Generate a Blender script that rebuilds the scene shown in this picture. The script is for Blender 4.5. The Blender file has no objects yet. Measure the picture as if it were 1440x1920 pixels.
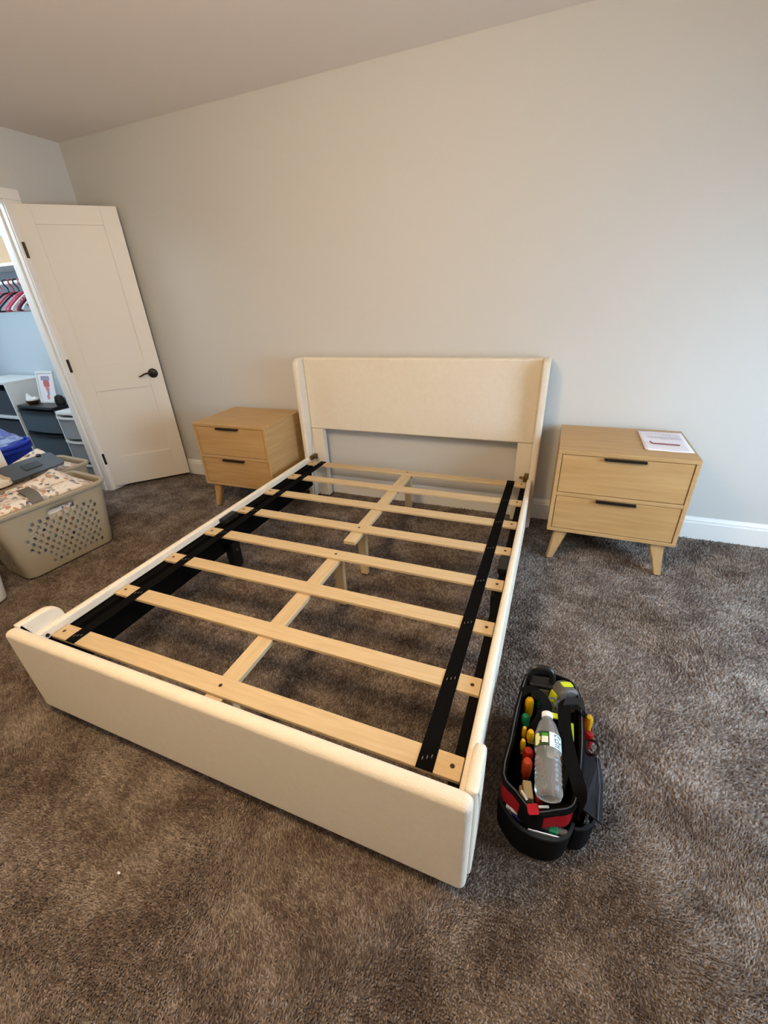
import bpy, bmesh, math, random
import numpy as np
from mathutils import Vector, Matrix, noise
random.seed(7)
SC = bpy.context.scene
COL = SC.collection
PI = math.pi

# ------------------------------------------------------------------ camera
cd = bpy.data.cameras.new('camera')
cam = bpy.data.objects.new('camera', cd); COL.objects.link(cam)
cd.sensor_fit = 'VERTICAL'; cd.sensor_height = 36.0; cd.lens = 14.565
cd.clip_start = 0.02
_r = Vector((0.92932586, 0.36654748, -0.04468103)); _u = Vector((-0.13217466, 0.44318662, 0.88663154)); _f = Vector((-0.34479459, 0.81806391, -0.46031307))
cam.matrix_world = Matrix(((_r.x, _u.x, -_f.x, 0.8552), (_r.y, _u.y, -_f.y, -2.68), (_r.z, _u.z, -_f.z, 1.3679), (0, 0, 0, 1)))
SC.camera = cam

# ------------------------------------------------------------------ world, lights, exposure
w = bpy.data.worlds.new('World'); SC.world = w; w.use_nodes = True
w.node_tree.nodes['Background'].inputs[0].default_value = (0.72, 0.84, 1.0, 1)
w.node_tree.nodes['Background'].inputs[1].default_value = 1.0
SC.view_settings.view_transform = 'Standard'; SC.view_settings.look = 'None'
SC.view_settings.gamma = 1.0; SC.view_settings.use_curve_mapping = False
SC.view_settings.exposure = 0.0

def area(name, loc, direction, sx, sy, power, color):
    l = bpy.data.lights.new(name, 'AREA'); l.shape = 'RECTANGLE'; l.size = sx; l.size_y = sy
    l.energy = power; l.color = color
    o = bpy.data.objects.new(name, l); COL.objects.link(o); o.location = loc
    o.rotation_euler = Vector(direction).to_track_quat('-Z', 'Y').to_euler()
    return o
area('window_daylight', (2.83, -1.5, 1.08), (-1, 0, -0.8), 1.25, 1.3, 76, (0.55, 0.77, 1.0))

# ------------------------------------------------------------------ materials
def lin(h):
    h = h.lstrip('#'); v = [int(h[i:i+2], 16) / 255 for i in (0, 2, 4)]
    return tuple(((c + .055) / 1.055) ** 2.4 if c > .04045 else c / 12.92 for c in v) + (1,)

MATS = {}
def mat(name, col, rough=.6, col2=None, scale=20, detail=4, stretch=(1, 1, 1), lo=.35, hi=.65, bump=0, bscale=150,
        metallic=0, trans=0, ior=1.45, sheen=0, spec=.5, emit=None, estr=0, bdist=.01):
    m = bpy.data.materials.new(name); m.use_nodes = True; MATS[name] = m
    nt = m.node_tree; b = nt.nodes['Principled BSDF']
    b.inputs['Base Color'].default_value = lin(col); b.inputs['Roughness'].default_value = rough
    b.inputs['Metallic'].default_value = metallic; b.inputs['IOR'].default_value = ior
    b.inputs['Specular IOR Level'].default_value = spec
    if trans: b.inputs['Transmission Weight'].default_value = trans
    if sheen: b.inputs['Sheen Weight'].default_value = sheen
    if emit:
        b.inputs['Emission Color'].default_value = lin(emit); b.inputs['Emission Strength'].default_value = estr
    tc = nt.nodes.new('ShaderNodeTexCoord'); mp = nt.nodes.new('ShaderNodeMapping')
    mp.inputs['Scale'].default_value = stretch
    nt.links.new(tc.outputs['Object'], mp.inputs['Vector'])
    if col2:
        n = nt.nodes.new('ShaderNodeTexNoise'); n.inputs['Scale'].default_value = scale; n.inputs['Detail'].default_value = detail
        nt.links.new(mp.outputs[0], n.inputs['Vector'])
        r = nt.nodes.new('ShaderNodeValToRGB'); r.color_ramp.elements[0].position = lo; r.color_ramp.elements[1].position = hi
        r.color_ramp.elements[0].color = lin(col); r.color_ramp.elements[1].color = lin(col2)
        nt.links.new(n.outputs[0], r.inputs[0]); nt.links.new(r.outputs[0], b.inputs['Base Color'])
    if bump:
        n2 = nt.nodes.new('ShaderNodeTexNoise'); n2.inputs['Scale'].default_value = bscale; n2.inputs['Detail'].default_value = 3
        nt.links.new(mp.outputs[0], n2.inputs['Vector'])
        bp = nt.nodes.new('ShaderNodeBump'); bp.inputs['Strength'].default_value = bump; bp.inputs['Distance'].default_value = bdist
        nt.links.new(n2.outputs[0], bp.inputs['Height']); nt.links.new(bp.outputs[0], b.inputs['Normal'])
    return m

mat('wall_paint', '#cccac5', .75, bump=.12, bscale=260, bdist=.002)
mat('ceiling_paint', '#ebe1d8', .85, bump=.1, bscale=300, bdist=.002)
mat('closet_paint', '#c6d1d9', .8)
mat('trim_paint', '#ece9e4', .4)
mat('door_paint', '#e6e0d6', .42)
mat('oak', '#c09d6c', .5, '#ab8655', scale=6, detail=6, stretch=(.6, 9, 9), lo=.3, hi=.75, bump=.06, bscale=40, bdist=.003)
mat('oak_front', '#c19c69', .48, '#ad8654', scale=5, detail=7, stretch=(.7, 9, 9), lo=.28, hi=.78, bump=.06, bscale=40, bdist=.003)
mat('oak_side', '#c09d6c', .5, '#b08c5b', scale=6, detail=6, stretch=(9, .6, 9), lo=.3, hi=.75, bump=.04, bscale=40, bdist=.003)
mat('oak_leg', '#c4a273', .5, '#b18d5c', scale=6, detail=6, stretch=(9, 9, .6), lo=.3, hi=.75)
mat('oak_gap', '#3c2a17', .8)
mat('pine', '#cfb892', .6, '#bfa47b', scale=5, detail=6, stretch=(1.2, 16, 16), lo=.3, hi=.8, bump=.06, bscale=40, bdist=.003)
mat('pine_y', '#cfb892', .6, '#bfa47b', scale=5, detail=6, stretch=(16, 1.2, 16), lo=.3, hi=.8)
mat('pine_z', '#e0c294', .6, '#d0ad78', scale=5, detail=6, stretch=(16, 16, 1.2), lo=.3, hi=.8)
mat('cream_fabric', '#e5dbc9', .95, '#e0d5c1', scale=40, lo=.2, hi=.8, bump=.6, bscale=300, sheen=.25, spec=.15, bdist=.004)
mat('black_lining', '#0b0a0a', .9, spec=.1)
mat('black_metal', '#141211', .45)
mat('black_strap', '#0a0909', .9, bump=.2, bscale=600, spec=.08)
mat('black_plastic', '#101010', .4)
mat('bronze', '#241d1a', .35, metallic=.3)
mat('brass', '#6b4f27', .35, metallic=.8)
mat('steel', '#a9a6a0', .3, metallic=.9)
mat('screw_hole', '#3d2a1c', .8)
mat('tan_plastic', '#a59a84', .38)
mat('white_plastic', '#dfe2e2', .4)
mat('paper', '#e6e3ea', .8)
mat('paper_print', '#a6a3b2', .9)
mat('red_oxide', '#7d3a33', .5)
mat('lid_grey', '#4c5560', .45)
mat('lid_dark', '#343c46', .5)
mat('cream_cloth', '#e6dcc8', .95, '#cdb68f', scale=9, lo=.5, hi=.6, sheen=.2)
mat('grey_strap', '#6f6e69', .9)
mat('blue_plastic', '#1431a8', .35)
mat('film', '#dfe9ff', .12, trans=.85, ior=1.1)
mat('clear_drawer', '#c8d4dc', .25, trans=.55, ior=1.1)
mat('smoke_drawer', '#5d6c77', .3, trans=.25, ior=1.1)
mat('black_top', '#17191b', .35)
mat('cardboard', '#b3977a', .9)
mat('hanger_red', '#c02f48', .4)
mat('hanger_pink', '#d86f88', .4)
mat('hanger_black', '#15151a', .4)
mat('hanger_white', '#e0e0e4', .4)
mat('olive_cloth', '#4c534e', .95)
mat('bag_black', '#0c0b0b', .9, bump=.35, bscale=700, spec=.12, bdist=.003)
mat('bag_charcoal', '#212123', .8, bump=.35, bscale=700, spec=.25, bdist=.003)
mat('bag_red', '#a00f18', .75, bump=.3, bscale=500, spec=.25, bdist=.003)
mat('bag_inner', '#0c0b0c', .95, spec=.1)
mat('seam', '#4a4a4d', .8)
mat('yellow', '#cf9f09', .4)
mat('lime', '#c3cf1d', .45)
mat('green', '#0d6b45', .4)
mat('tool_red', '#92190e', .4)
mat('tool_orange', '#ab3d1d', .4)
mat('tool_grey', '#55534f', .45)
mat('dark_rubber', '#1d1c1c', .6)
mat('beige', '#9a8760', .8)
mat('silver', '#c9c4bc', .3, metallic=.4)
mat('deep_blue', '#23256e', .5)
mat('bottle_plastic', '#dde0e0', .08, trans=.84, ior=1.25, bump=.1, bscale=60, bdist=.004)
mat('cap_white', '#e8e8ea', .45)
mat('label_dgreen', '#1f3d22', .4); mat('label_green', '#3e9a2f', .4); mat('label_cream', '#d8cf92', .4); mat('label_white', '#e2e6df', .4); mat('label_teal', '#1d5a5e', .4)
mat('glass', '#ffffff', .02, trans=1, ior=1.02)
mat('lamp_glass', '#fff2dc', .6, emit='#ffe0b0', estr=4.0)
mat('closet_lamp_glass', '#ffffff', .6, emit='#e6f1ff', estr=6.0)
mat('art_pink', '#d98c86', .7); mat('art_grey', '#9a93a6', .7); mat('art_rose', '#c46a6a', .7)

def floral():
    m = bpy.data.materials.new('floral_fabric'); m.use_nodes = True; MATS['floral'] = m
    nt = m.node_tree; b = nt.nodes['Principled BSDF']; b.inputs['Roughness'].default_value = .95; b.inputs['Sheen Weight'].default_value = .2
    b.inputs['Specular IOR Level'].default_value = .15
    tc = nt.nodes.new('ShaderNodeTexCoord')
    nz = nt.nodes.new('ShaderNodeTexNoise'); nz.inputs['Scale'].default_value = 35
    mx = nt.nodes.new('ShaderNodeMixRGB'); mx.inputs[0].default_value = .035
    nt.links.new(tc.outputs['Object'], nz.inputs['Vector']); nt.links.new(tc.outputs['Object'], mx.inputs[1]); nt.links.new(nz.outputs['Color'], mx.inputs[2])
    v = nt.nodes.new('ShaderNodeTexVoronoi'); v.inputs['Scale'].default_value = 42
    nt.links.new(mx.outputs[0], v.inputs['Vector'])
    sep = nt.nodes.new('ShaderNodeSeparateColor'); nt.links.new(v.outputs['Color'], sep.inputs[0])
    r = nt.nodes.new('ShaderNodeValToRGB'); r.color_ramp.interpolation = 'CONSTANT'
    els = [(0, '#e9e1d6'), (.3, '#c9a08a'), (.42, '#a9aaa6'), (.52, '#626a80'), (.6, '#e6ddd2'), (.72, '#9a9c96'), (.84, '#c4937c')]
    r.color_ramp.elements[0].color = lin(els[0][1]); r.color_ramp.elements[1].position = els[1][0]; r.color_ramp.elements[1].color = lin(els[1][1])
    for p, c in els[2:]:
        e = r.color_ramp.elements.new(p); e.color = lin(c)
    nt.links.new(sep.outputs[0], r.inputs[0])
    d = nt.nodes.new('ShaderNodeValToRGB'); d.color_ramp.elements[0].position = .5; d.color_ramp.elements[1].position = .62
    nt.links.new(v.outputs['Distance'], d.inputs[0])
    mul = nt.nodes.new('ShaderNodeMath'); mul.operation = 'MULTIPLY'; mul.inputs[1].default_value = 1.0
    nt.links.new(d.outputs[0], mul.inputs[0])
    fin = nt.nodes.new('ShaderNodeMixRGB'); fin.inputs[2].default_value = lin('#e9e1d6')
    nt.links.new(mul.outputs[0], fin.inputs[0]); nt.links.new(r.outputs[0], fin.inputs[1]); nt.links.new(fin.outputs[0], b.inputs['Base Color'])
floral()

def carpet():
    m = bpy.data.materials.new('carpet'); m.use_nodes = True; MATS['carpet'] = m
    nt = m.node_tree; b = nt.nodes['Principled BSDF']; b.inputs['Roughness'].default_value = 1; b.inputs['Specular IOR Level'].default_value = .1
    tc = nt.nodes.new('ShaderNodeTexCoord')
    def nz(scale, detail, p0, p1):
        n = nt.nodes.new('ShaderNodeTexNoise'); n.inputs['Scale'].default_value = scale; n.inputs['Detail'].default_value = detail
        nt.links.new(tc.outputs['Object'], n.inputs['Vector'])
        r = nt.nodes.new('ShaderNodeMapRange'); r.inputs['From Min'].default_value = p0; r.inputs['From Max'].default_value = p1
        nt.links.new(n.outputs[0], r.inputs['Value']); return r.outputs[0]
    a = nz(6.5, 4, .3, .7); f = nz(45, 3, .3, .7)
    att = nt.nodes.new('ShaderNodeAttribute'); att.attribute_name = 'tuft'
    def mth(op, x, y):
        n = nt.nodes.new('ShaderNodeMath'); n.operation = op
        for i, q in ((0, x), (1, y)):
            if isinstance(q, (int, float)): n.inputs[i].default_value = q
            else: nt.links.new(q, n.inputs[i])
        return n.outputs[0]
    s = mth('ADD', mth('ADD', mth('MULTIPLY', a, .40), mth('MULTIPLY', f, .26)), mth('MULTIPLY', att.outputs['Fac'], .34))
    r = nt.nodes.new('ShaderNodeValToRGB'); r.color_ramp.elements[0].position = .2; r.color_ramp.elements[1].position = .85
    r.color_ramp.elements[0].color = lin('#574b45'); r.color_ramp.elements[1].color = lin('#a0958d')
    e = r.color_ramp.elements.new(.5); e.color = lin('#796d64')
    nt.links.new(s, r.inputs[0]); nt.links.new(r.outputs[0], b.inputs['Base Color'])
carpet()

# ------------------------------------------------------------------ helpers
def B(): return bmesh.new()
def box(bm, x0, x1, y0, y1, z0, z1, bev=0, seg=2):
    r = bmesh.ops.create_cube(bm, size=1, matrix=Matrix.Translation(((x0+x1)/2, (y0+y1)/2, (z0+z1)/2)) @ Matrix.Diagonal((x1-x0, y1-y0, z1-z0, 1)))
    if bev:
        es = list({e for v in r['verts'] for e in v.link_edges})
        bmesh.ops.bevel(bm, geom=es, offset=bev, segments=seg, profile=.5, affect='EDGES')
    return bm
def prism(bm, pts, axis, a, b, bev=0, seg=2):
    """closed 2D outline extruded along axis from a to b. axis x: pts=(y,z); y: (x,z); z: (x,y)"""
    def P(p, t): return {'x': (t, p[0], p[1]), 'y': (p[0], t, p[1]), 'z': (p[0], p[1], t)}[axis]
    v0 = [bm.verts.new(P(p, a)) for p in pts]; v1 = [bm.verts.new(P(p, b)) for p in pts]
    n = len(pts); fs = [bm.faces.new(v0), bm.faces.new(v1[::-1])]
    caps = list(fs)
    for i in range(n): fs.append(bm.faces.new((v0[i], v1[i], v1[(i+1) % n], v0[(i+1) % n])))
    bmesh.ops.recalc_face_normals(bm, faces=fs)
    if bev:
        es = list({e for f in caps for e in f.edges})
        bmesh.ops.bevel(bm, geom=es, offset=bev, segments=seg, profile=.5, affect='EDGES')
    return bm
def rrect(x0, x1, y0, y1, r, n=5):
    """rounded rectangle outline; r one radius or four (BL, BR, TR, TL)"""
    if not isinstance(r, (tuple, list)): r = (r,)*4
    out = []
    for (cx, cy, a0), q in zip(((x0, y0, PI), (x1, y0, 1.5*PI), (x1, y1, 0), (x0, y1, .5*PI)), r):
        if q <= 0: out.append((cx, cy)); continue
        mx = cx + q if cx == x0 else cx - q; my = cy + q if cy == y0 else cy - q
        for k in range(n+1):
            a = a0 + .5*PI*k/n; out.append((mx + q*math.cos(a), my + q*math.sin(a)))
    return out
def spline(pts, n=6, closed=False):
    P = [Vector(p) for p in pts]; out = []; m = len(P)
    rng = range(m) if closed else range(m-1)
    for i in rng:
        if closed: p0, p1, p2, p3 = P[(i-1) % m], P[i], P[(i+1) % m], P[(i+2) % m]
        else: p0, p1, p2, p3 = P[max(i-1, 0)], P[i], P[i+1], P[min(i+2, m-1)]
        for k in range(n):
            t = k/n
            out.append(.5*((2*p1) + (p2-p0)*t + (2*p0-5*p1+4*p2-p3)*t*t + (3*p1-p0-3*p2+p3)*t**3))
    if not closed: out.append(P[-1])
    return out
def sweep(bm, pts, prof, up=(0, 0, 1), closed=False, scale=None):
    """sweep a closed profile (side, up) along pts"""
    P = [Vector(p) for p in pts]; n = len(P); rings = []; up = Vector(up)
    for i in range(n):
        if closed: t = P[(i+1) % n] - P[(i-1) % n]
        else: t = P[min(i+1, n-1)] - P[max(i-1, 0)]
        t.normalize(); s = t.cross(up)
        if s.length < 1e-3: s = t.cross(Vector((1, 0, 0)))
        s.normalize(); u = s.cross(t)
        k = scale[i] if scale else 1
        rings.append([bm.verts.new(P[i] + s*a*k + u*b*k) for a, b in prof])
    m = len(prof); fs = []
    for i in range(n if closed else n-1):
        A, C = rings[i], rings[(i+1) % n]
        for j in range(m): fs.append(bm.faces.new((A[j], A[(j+1) % m], C[(j+1) % m], C[j])))
    if not closed: fs += [bm.faces.new(rings[0][::-1]), bm.faces.new(rings[-1])]
    bmesh.ops.recalc_face_normals(bm, faces=fs)
    return bm
def circ(r, n=8): return [(r*math.cos(2*PI*k/n), r*math.sin(2*PI*k/n)) for k in range(n)]
def flat(wd, th): return [(-wd/2, -th/2), (wd/2, -th/2), (wd/2, th/2), (-wd/2, th/2)]
def tube(bm, pts, r, n=8, closed=False, scale=None): return sweep(bm, pts, circ(r, n), closed=closed, scale=scale)
def lathe(bm, prof, n=24, mtx=None):
    rings = []; fs = []
    for r, z in prof:
        if r < 1e-6: rings.append([bm.verts.new((0, 0, z))])
        else: rings.append([bm.verts.new((r*math.cos(2*PI*k/n), r*math.sin(2*PI*k/n), z)) for k in range(n)])
    vs = [v for q in rings for v in q]
    for A, C in zip(rings, rings[1:]):
        for k in range(n):
            a = [A[k % len(A)]] if len(A) == 1 else [A[k], A[(k+1) % n]]
            c = [C[0]] if len(C) == 1 else [C[(k+1) % n], C[k]]
            if len(a)+len(c) > 2: fs.append(bm.faces.new(a+c))
    if len(rings[0]) > 1: fs.append(bm.faces.new(rings[0][::-1]))
    if len(rings[-1]) > 1: fs.append(bm.faces.new(rings[-1]))
    bmesh.ops.recalc_face_normals(bm, faces=fs)
    if mtx: bmesh.ops.transform(bm, matrix=mtx, verts=vs)
    return bm
def obj(name, bm, m, parent=None, loc=None, smooth=True, angle=35):
    me = bpy.data.meshes.new(name); bm.to_mesh(me); bm.free()
    ms = m if isinstance(m, (list, tuple)) else [m]
    for q in ms: me.materials.append(MATS[q])
    if smooth:
        me.polygons.foreach_set('use_smooth', [True]*len(me.polygons)); me.set_sharp_from_angle(angle=math.radians(angle))
    o = bpy.data.objects.new(name, me); COL.objects.link(o)
    if smooth and angle < 50:
        wn = o.modifiers.new('normals', 'WEIGHTED_NORMAL'); wn.keep_sharp = True; wn.weight = 100
    if parent: o.parent = parent
    if loc: o.location = loc
    return o
def tag(o, label, cat, group=None, kind=None):
    o['label'] = label; o['category'] = cat
    if group: o['group'] = group
    if kind: o['kind'] = kind
    return o
def thing(name, label, cat, loc=(0, 0, 0), rz=0, group=None):
    o = bpy.data.objects.new(name, None); COL.objects.link(o); o.location = loc; o.rotation_euler = (0, 0, rz)
    o.empty_display_size = .05
    return tag(o, label, cat, group)
def struct(name, bm, m, label=None, parent=None, **k):
    o = obj(name, bm, m, parent, **k)
    if not parent:
        o['kind'] = 'structure'
        if label: o['label'] = label
    return o
def copy_tree(o, parent=None):
    c = o.copy(); COL.objects.link(c); c.parent = parent
    for ch in list(o.children): copy_tree(ch, c)
    return c

# ------------------------------------------------------------------ room shell
XL, XR, YF, ZC = -2.6, 2.9, -3.6, 2.425
CX0, CY0, CY1 = -4.4, -2.1, -0.05      # closet
ZF = -0.014                            # floor under the pile
DY0, DY1, DZ = -1.145, -0.53, 2.03     # closet door opening
b = B(); box(b, CX0-.1, XR+.1, YF-.1, .1, ZF-.1, ZF); struct('floor', b, 'carpet', 'brown carpeted bedroom floor')
b = B(); box(b, CX0-.1, XR+.1, YF-.1, .1, ZC, ZC+.1); struct('ceiling', b, 'ceiling_paint', 'plain pale ceiling above the bed')
b = B(); box(b, XL-.12, XR+.1, 0, .1, ZF, ZC); struct('wall_back', b, 'wall_paint', 'light grey wall behind the headboard')
b = B()
box(b, XL-.12, XL, YF, DY0-.02, ZF, ZC); box(b, XL-.12, XL, DY1+.02, 0, ZF, ZC); box(b, XL-.12, XL, DY0-.02, DY1+.02, DZ+.02, ZC)
struct('wall_left', b, 'wall_paint', 'light grey wall with the closet doorway')
WY0, WY1, WZ0, WZ1 = -2.2, -.8, .38, 1.78
b = B()
box(b, XR, XR+.1, YF, WY0, ZF, ZC); box(b, XR, XR+.1, WY1, 0, ZF, ZC); box(b, XR, XR+.1, WY0, WY1, ZF, WZ0); box(b, XR, XR+.1, WY0, WY1, WZ1, ZC)
struct('wall_right', b, 'wall_paint', 'light grey wall with the window')
b = B(); box(b, XL-.12, XR+.1, YF-.1, YF, ZF, ZC); struct('wall_front', b, 'wall_paint', 'light grey wall facing the headboard')
b = B(); box(b, CX0-.1, CX0, CY0-.1, CY1+.1, ZF, ZC); struct('wall_closet_back', b, 'closet_paint', 'pale wall at the far end of the closet')
b = B(); box(b, CX0, XL-.12, CY1, CY1+.1, ZF, ZC); struct('wall_closet_side', b, 'closet_paint', 'pale closet wall behind the hangers')
b = B(); box(b, CX0, XL-.12, CY0-.1, CY0, ZF, ZC); struct('wall_closet_near', b, 'closet_paint', 'pale near wall of the closet')

# window on the right wall (source of the daylight)
win = bpy.data.objects.new('window_1', None); COL.objects.link(win); win['kind'] = 'structure'; win['label'] = 'white framed window in the right wall'
b = B()
for y0, y1, z0, z1 in ((WY0, WY0+.05, WZ0, WZ1), (WY1-.05, WY1, WZ0, WZ1), (WY0, WY1, WZ0, WZ0+.05), (WY0, WY1, WZ1-.05, WZ1), (WY0, WY1, 1.06, 1.11)):
    box(b, XR+.01, XR+.07, y0, y1, z0, z1)
obj('window_frame', b, 'trim_paint', win)
b = B(); box(b, XR+.035, XR+.039, WY0+.04, WY1-.04, WZ0+.04, WZ1-.04); obj('pane', b, 'glass', win)
b = B(); box(b, XR-.04, XR+.02, WY0-.06, WY1+.06, WZ0-.03, WZ0, .006); obj('window_sill', b, 'trim_paint', win)

# baseboards
BBP = [(0, 0), (-.015, 0), (-.015, .092), (-.012, .1), (-.012, .108), (-.006, .122), (-.004, .128), (0, .128)]
b = B(); prism(b, [(y, z+ZF*(z == 0)) for y, z in BBP], 'x', XL, XR); struct('baseboard_back', b, 'trim_paint', 'white moulded baseboard along the headboard wall', smooth=False)
b = B()
for y0, y1 in ((YF, DY0-.095), (DY1+.125, -.015)):
    prism(b, [(XL-y, z+ZF*(z == 0)) for y, z in BBP], 'y', y0, y1)
struct('baseboard_left', b, 'trim_paint', 'white baseboard along the closet wall', smooth=False)
b = B(); prism(b, [(XR+y, z+ZF*(z == 0)) for y, z in BBP], 'y', YF, -.015); struct('baseboard_right', b, 'trim_paint', 'white baseboard under the window', smooth=False)

# door casing and jamb
b = B()
box(b, XL, XL+.018, DY1+.005, DY1+.12, ZF, DZ+.005, .003); box(b, XL, XL+.018, DY0-.09, DY0-.005, ZF, DZ+.005, .003); box(b, XL, XL+.018, DY0-.09, DY1+.12, DZ+.005, DZ+.065, .003)
struct('trim_1', b, 'trim_paint', 'white casing around the closet doorway')
b = B()
box(b, XL-.125, XL+.004, DY1, DY1+.02, ZF, DZ+.02); box(b, XL-.125, XL+.004, DY0-.02, DY0, ZF, DZ+.02); box(b, XL-.125, XL+.004, DY0, DY1, DZ, DZ+.02)
box(b, XL-.075, XL-.04, DY1-.012, DY1, ZF, DZ, .002); box(b, XL-.075, XL-.04, DY0, DY0+.012, ZF, DZ, .002)
struct('trim_2', b, 'trim_paint', 'white door jamb inside the closet doorway')

# ------------------------------------------------------------------ carpet pile (uncountable)
def pile():
    rng = np.random.default_rng(3)
    def patch(x0, x1, y0, y1, s):
        xs = np.arange(x0, x1, s); ys = np.arange(y0, y1, s)
        X, Y = np.meshgrid(xs, ys); p = np.stack([X.ravel(), Y.ravel()], 1)
        return p + rng.uniform(-.5, .5, p.shape)*s*1.1, np.full(len(p), s)
    A = [patch(-2.2, XR-.1, -3.3, -1.75, .0054), patch(-2.55, 2.6, -1.75, -.02, .0088)]
    P = np.concatenate([a[0] for a in A]); S = np.concatenate([a[1] for a in A]); n = len(P)
    h = rng.uniform(.0085, .0125, n); ang = rng.uniform(0, 2*np.pi, n)
    ph = np.sin(P[:, 0]*5.1+1.3*np.sin(P[:, 1]*3.7))+np.cos(P[:, 1]*6.3+1.7*np.sin(P[:, 0]*4.3))
    lean = np.stack([np.cos(ph*1.6), np.sin(ph*1.6)], 1)*.0035 + rng.normal(0, .003, (n, 2))
    V = np.zeros((n, 4, 3)); r = S*.66
    for k in range(3):
        a = ang + k*2*np.pi/3
        V[:, k, 0] = P[:, 0]+r*np.cos(a); V[:, k, 1] = P[:, 1]+r*np.sin(a); V[:, k, 2] = ZF
    V[:, 3, :2] = P+lean; V[:, 3, 2] = ZF+h
    idx = (np.arange(n)*4)[:, None]
    F = np.concatenate([idx+np.array([[0, 1, 3]]), idx+np.array([[1, 2, 3]]), idx+np.array([[2, 0, 3]])], 1).reshape(-1, 3)
    me = bpy.data.meshes.new('carpet_pile')
    me.vertices.add(n*4); me.vertices.foreach_set('co', V.ravel().astype(np.float32))
    me.loops.add(len(F)*3); me.loops.foreach_set('vertex_index', F.ravel().astype(np.int32))
    me.polygons.add(len(F)); me.polygons.foreach_set('loop_start', np.arange(0, len(F)*3, 3, dtype=np.int32))
    me.update(calc_edges=True)
    at = me.attributes.new('tuft', 'FLOAT', 'POINT')
    at.data.foreach_set('value', np.repeat(rng.uniform(0, 1, n), 4).astype(np.float32))
    me.materials.append(MATS['carpet'])
    o = bpy.data.objects.new('carpet_pile', me); COL.objects.link(o)
    tag(o, 'plush dark brown carpet pile covering the bedroom floor', 'carpet', kind='stuff')
pile()

# ------------------------------------------------------------------ closet door (open, hinged on the casing)
def door():
    DA = .8215; W, H, T = .608, 1.999, .035
    d = bpy.data.objects.new('door_1', None); COL.objects.link(d); d['kind'] = 'structure'; d['label'] = 'open white two panel closet door'
    d.location = (-2.5863, -.4942, .015); d.rotation_euler = (0, 0, DA)
    st, y0, y1 = .105, 0, T      # local -y faces the camera
    for x0, x1 in ((0, st), (W-st, W)):
        b = B(); box(b, x0, x1, y0, y1, 0, H, .0015); obj('stile', b, 'door_paint', d)
    for z0, z1 in ((0, .245), (.79, .985), (1.888, H)):
        b = B(); box(b, st, W-st, y0, y1, z0, z1, .0015); obj('rail', b, 'door_paint', d)
    for z0, z1 in ((.245, .79), (.985, 1.888)):
        b = B(); box(b, st, W-st, y0+.009, y1-.009, z0, z1)
        obj('panel', b, 'door_paint', d)
    for z in (.25, .995, 1.74):
        b = B(); box(b, -.018, .007, -.014, .03, z-.047, z+.047, .003); obj('hinge', b, 'bronze', d)
    b = B(); lathe(b, [(.0, 0), (.036, 0), (.036, .008), (.03, .014), (.012, .017), (.012, .05), (0, .05)], 24, Matrix.Translation((.541, 0, .886)) @ Matrix.Rotation(PI/2, 4, 'X'))
    hd = obj('door_handle', b, 'bronze', d)
    b = B(); pts = spline([(.541, -.047, .886), (.515, -.052, .893), (.48, -.05, .888), (.455, -.05, .877), (.437, -.05, .874)], 5)
    tube(b, pts, .0085, 8, scale=[1-.5*i/(len(pts)-1) for i in range(len(pts))]); obj('lever', b, 'bronze', hd)
    b = B(); lathe(b, [(0, 0), (.036, 0), (.036, .008), (.03, .014), (.012, .017), (.012, .04), (0, .04)], 24, Matrix.Translation((.541, T, .886)) @ Matrix.Rotation(-PI/2, 4, 'X')); obj('door_rose', b, 'bronze', d)
door()

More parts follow.
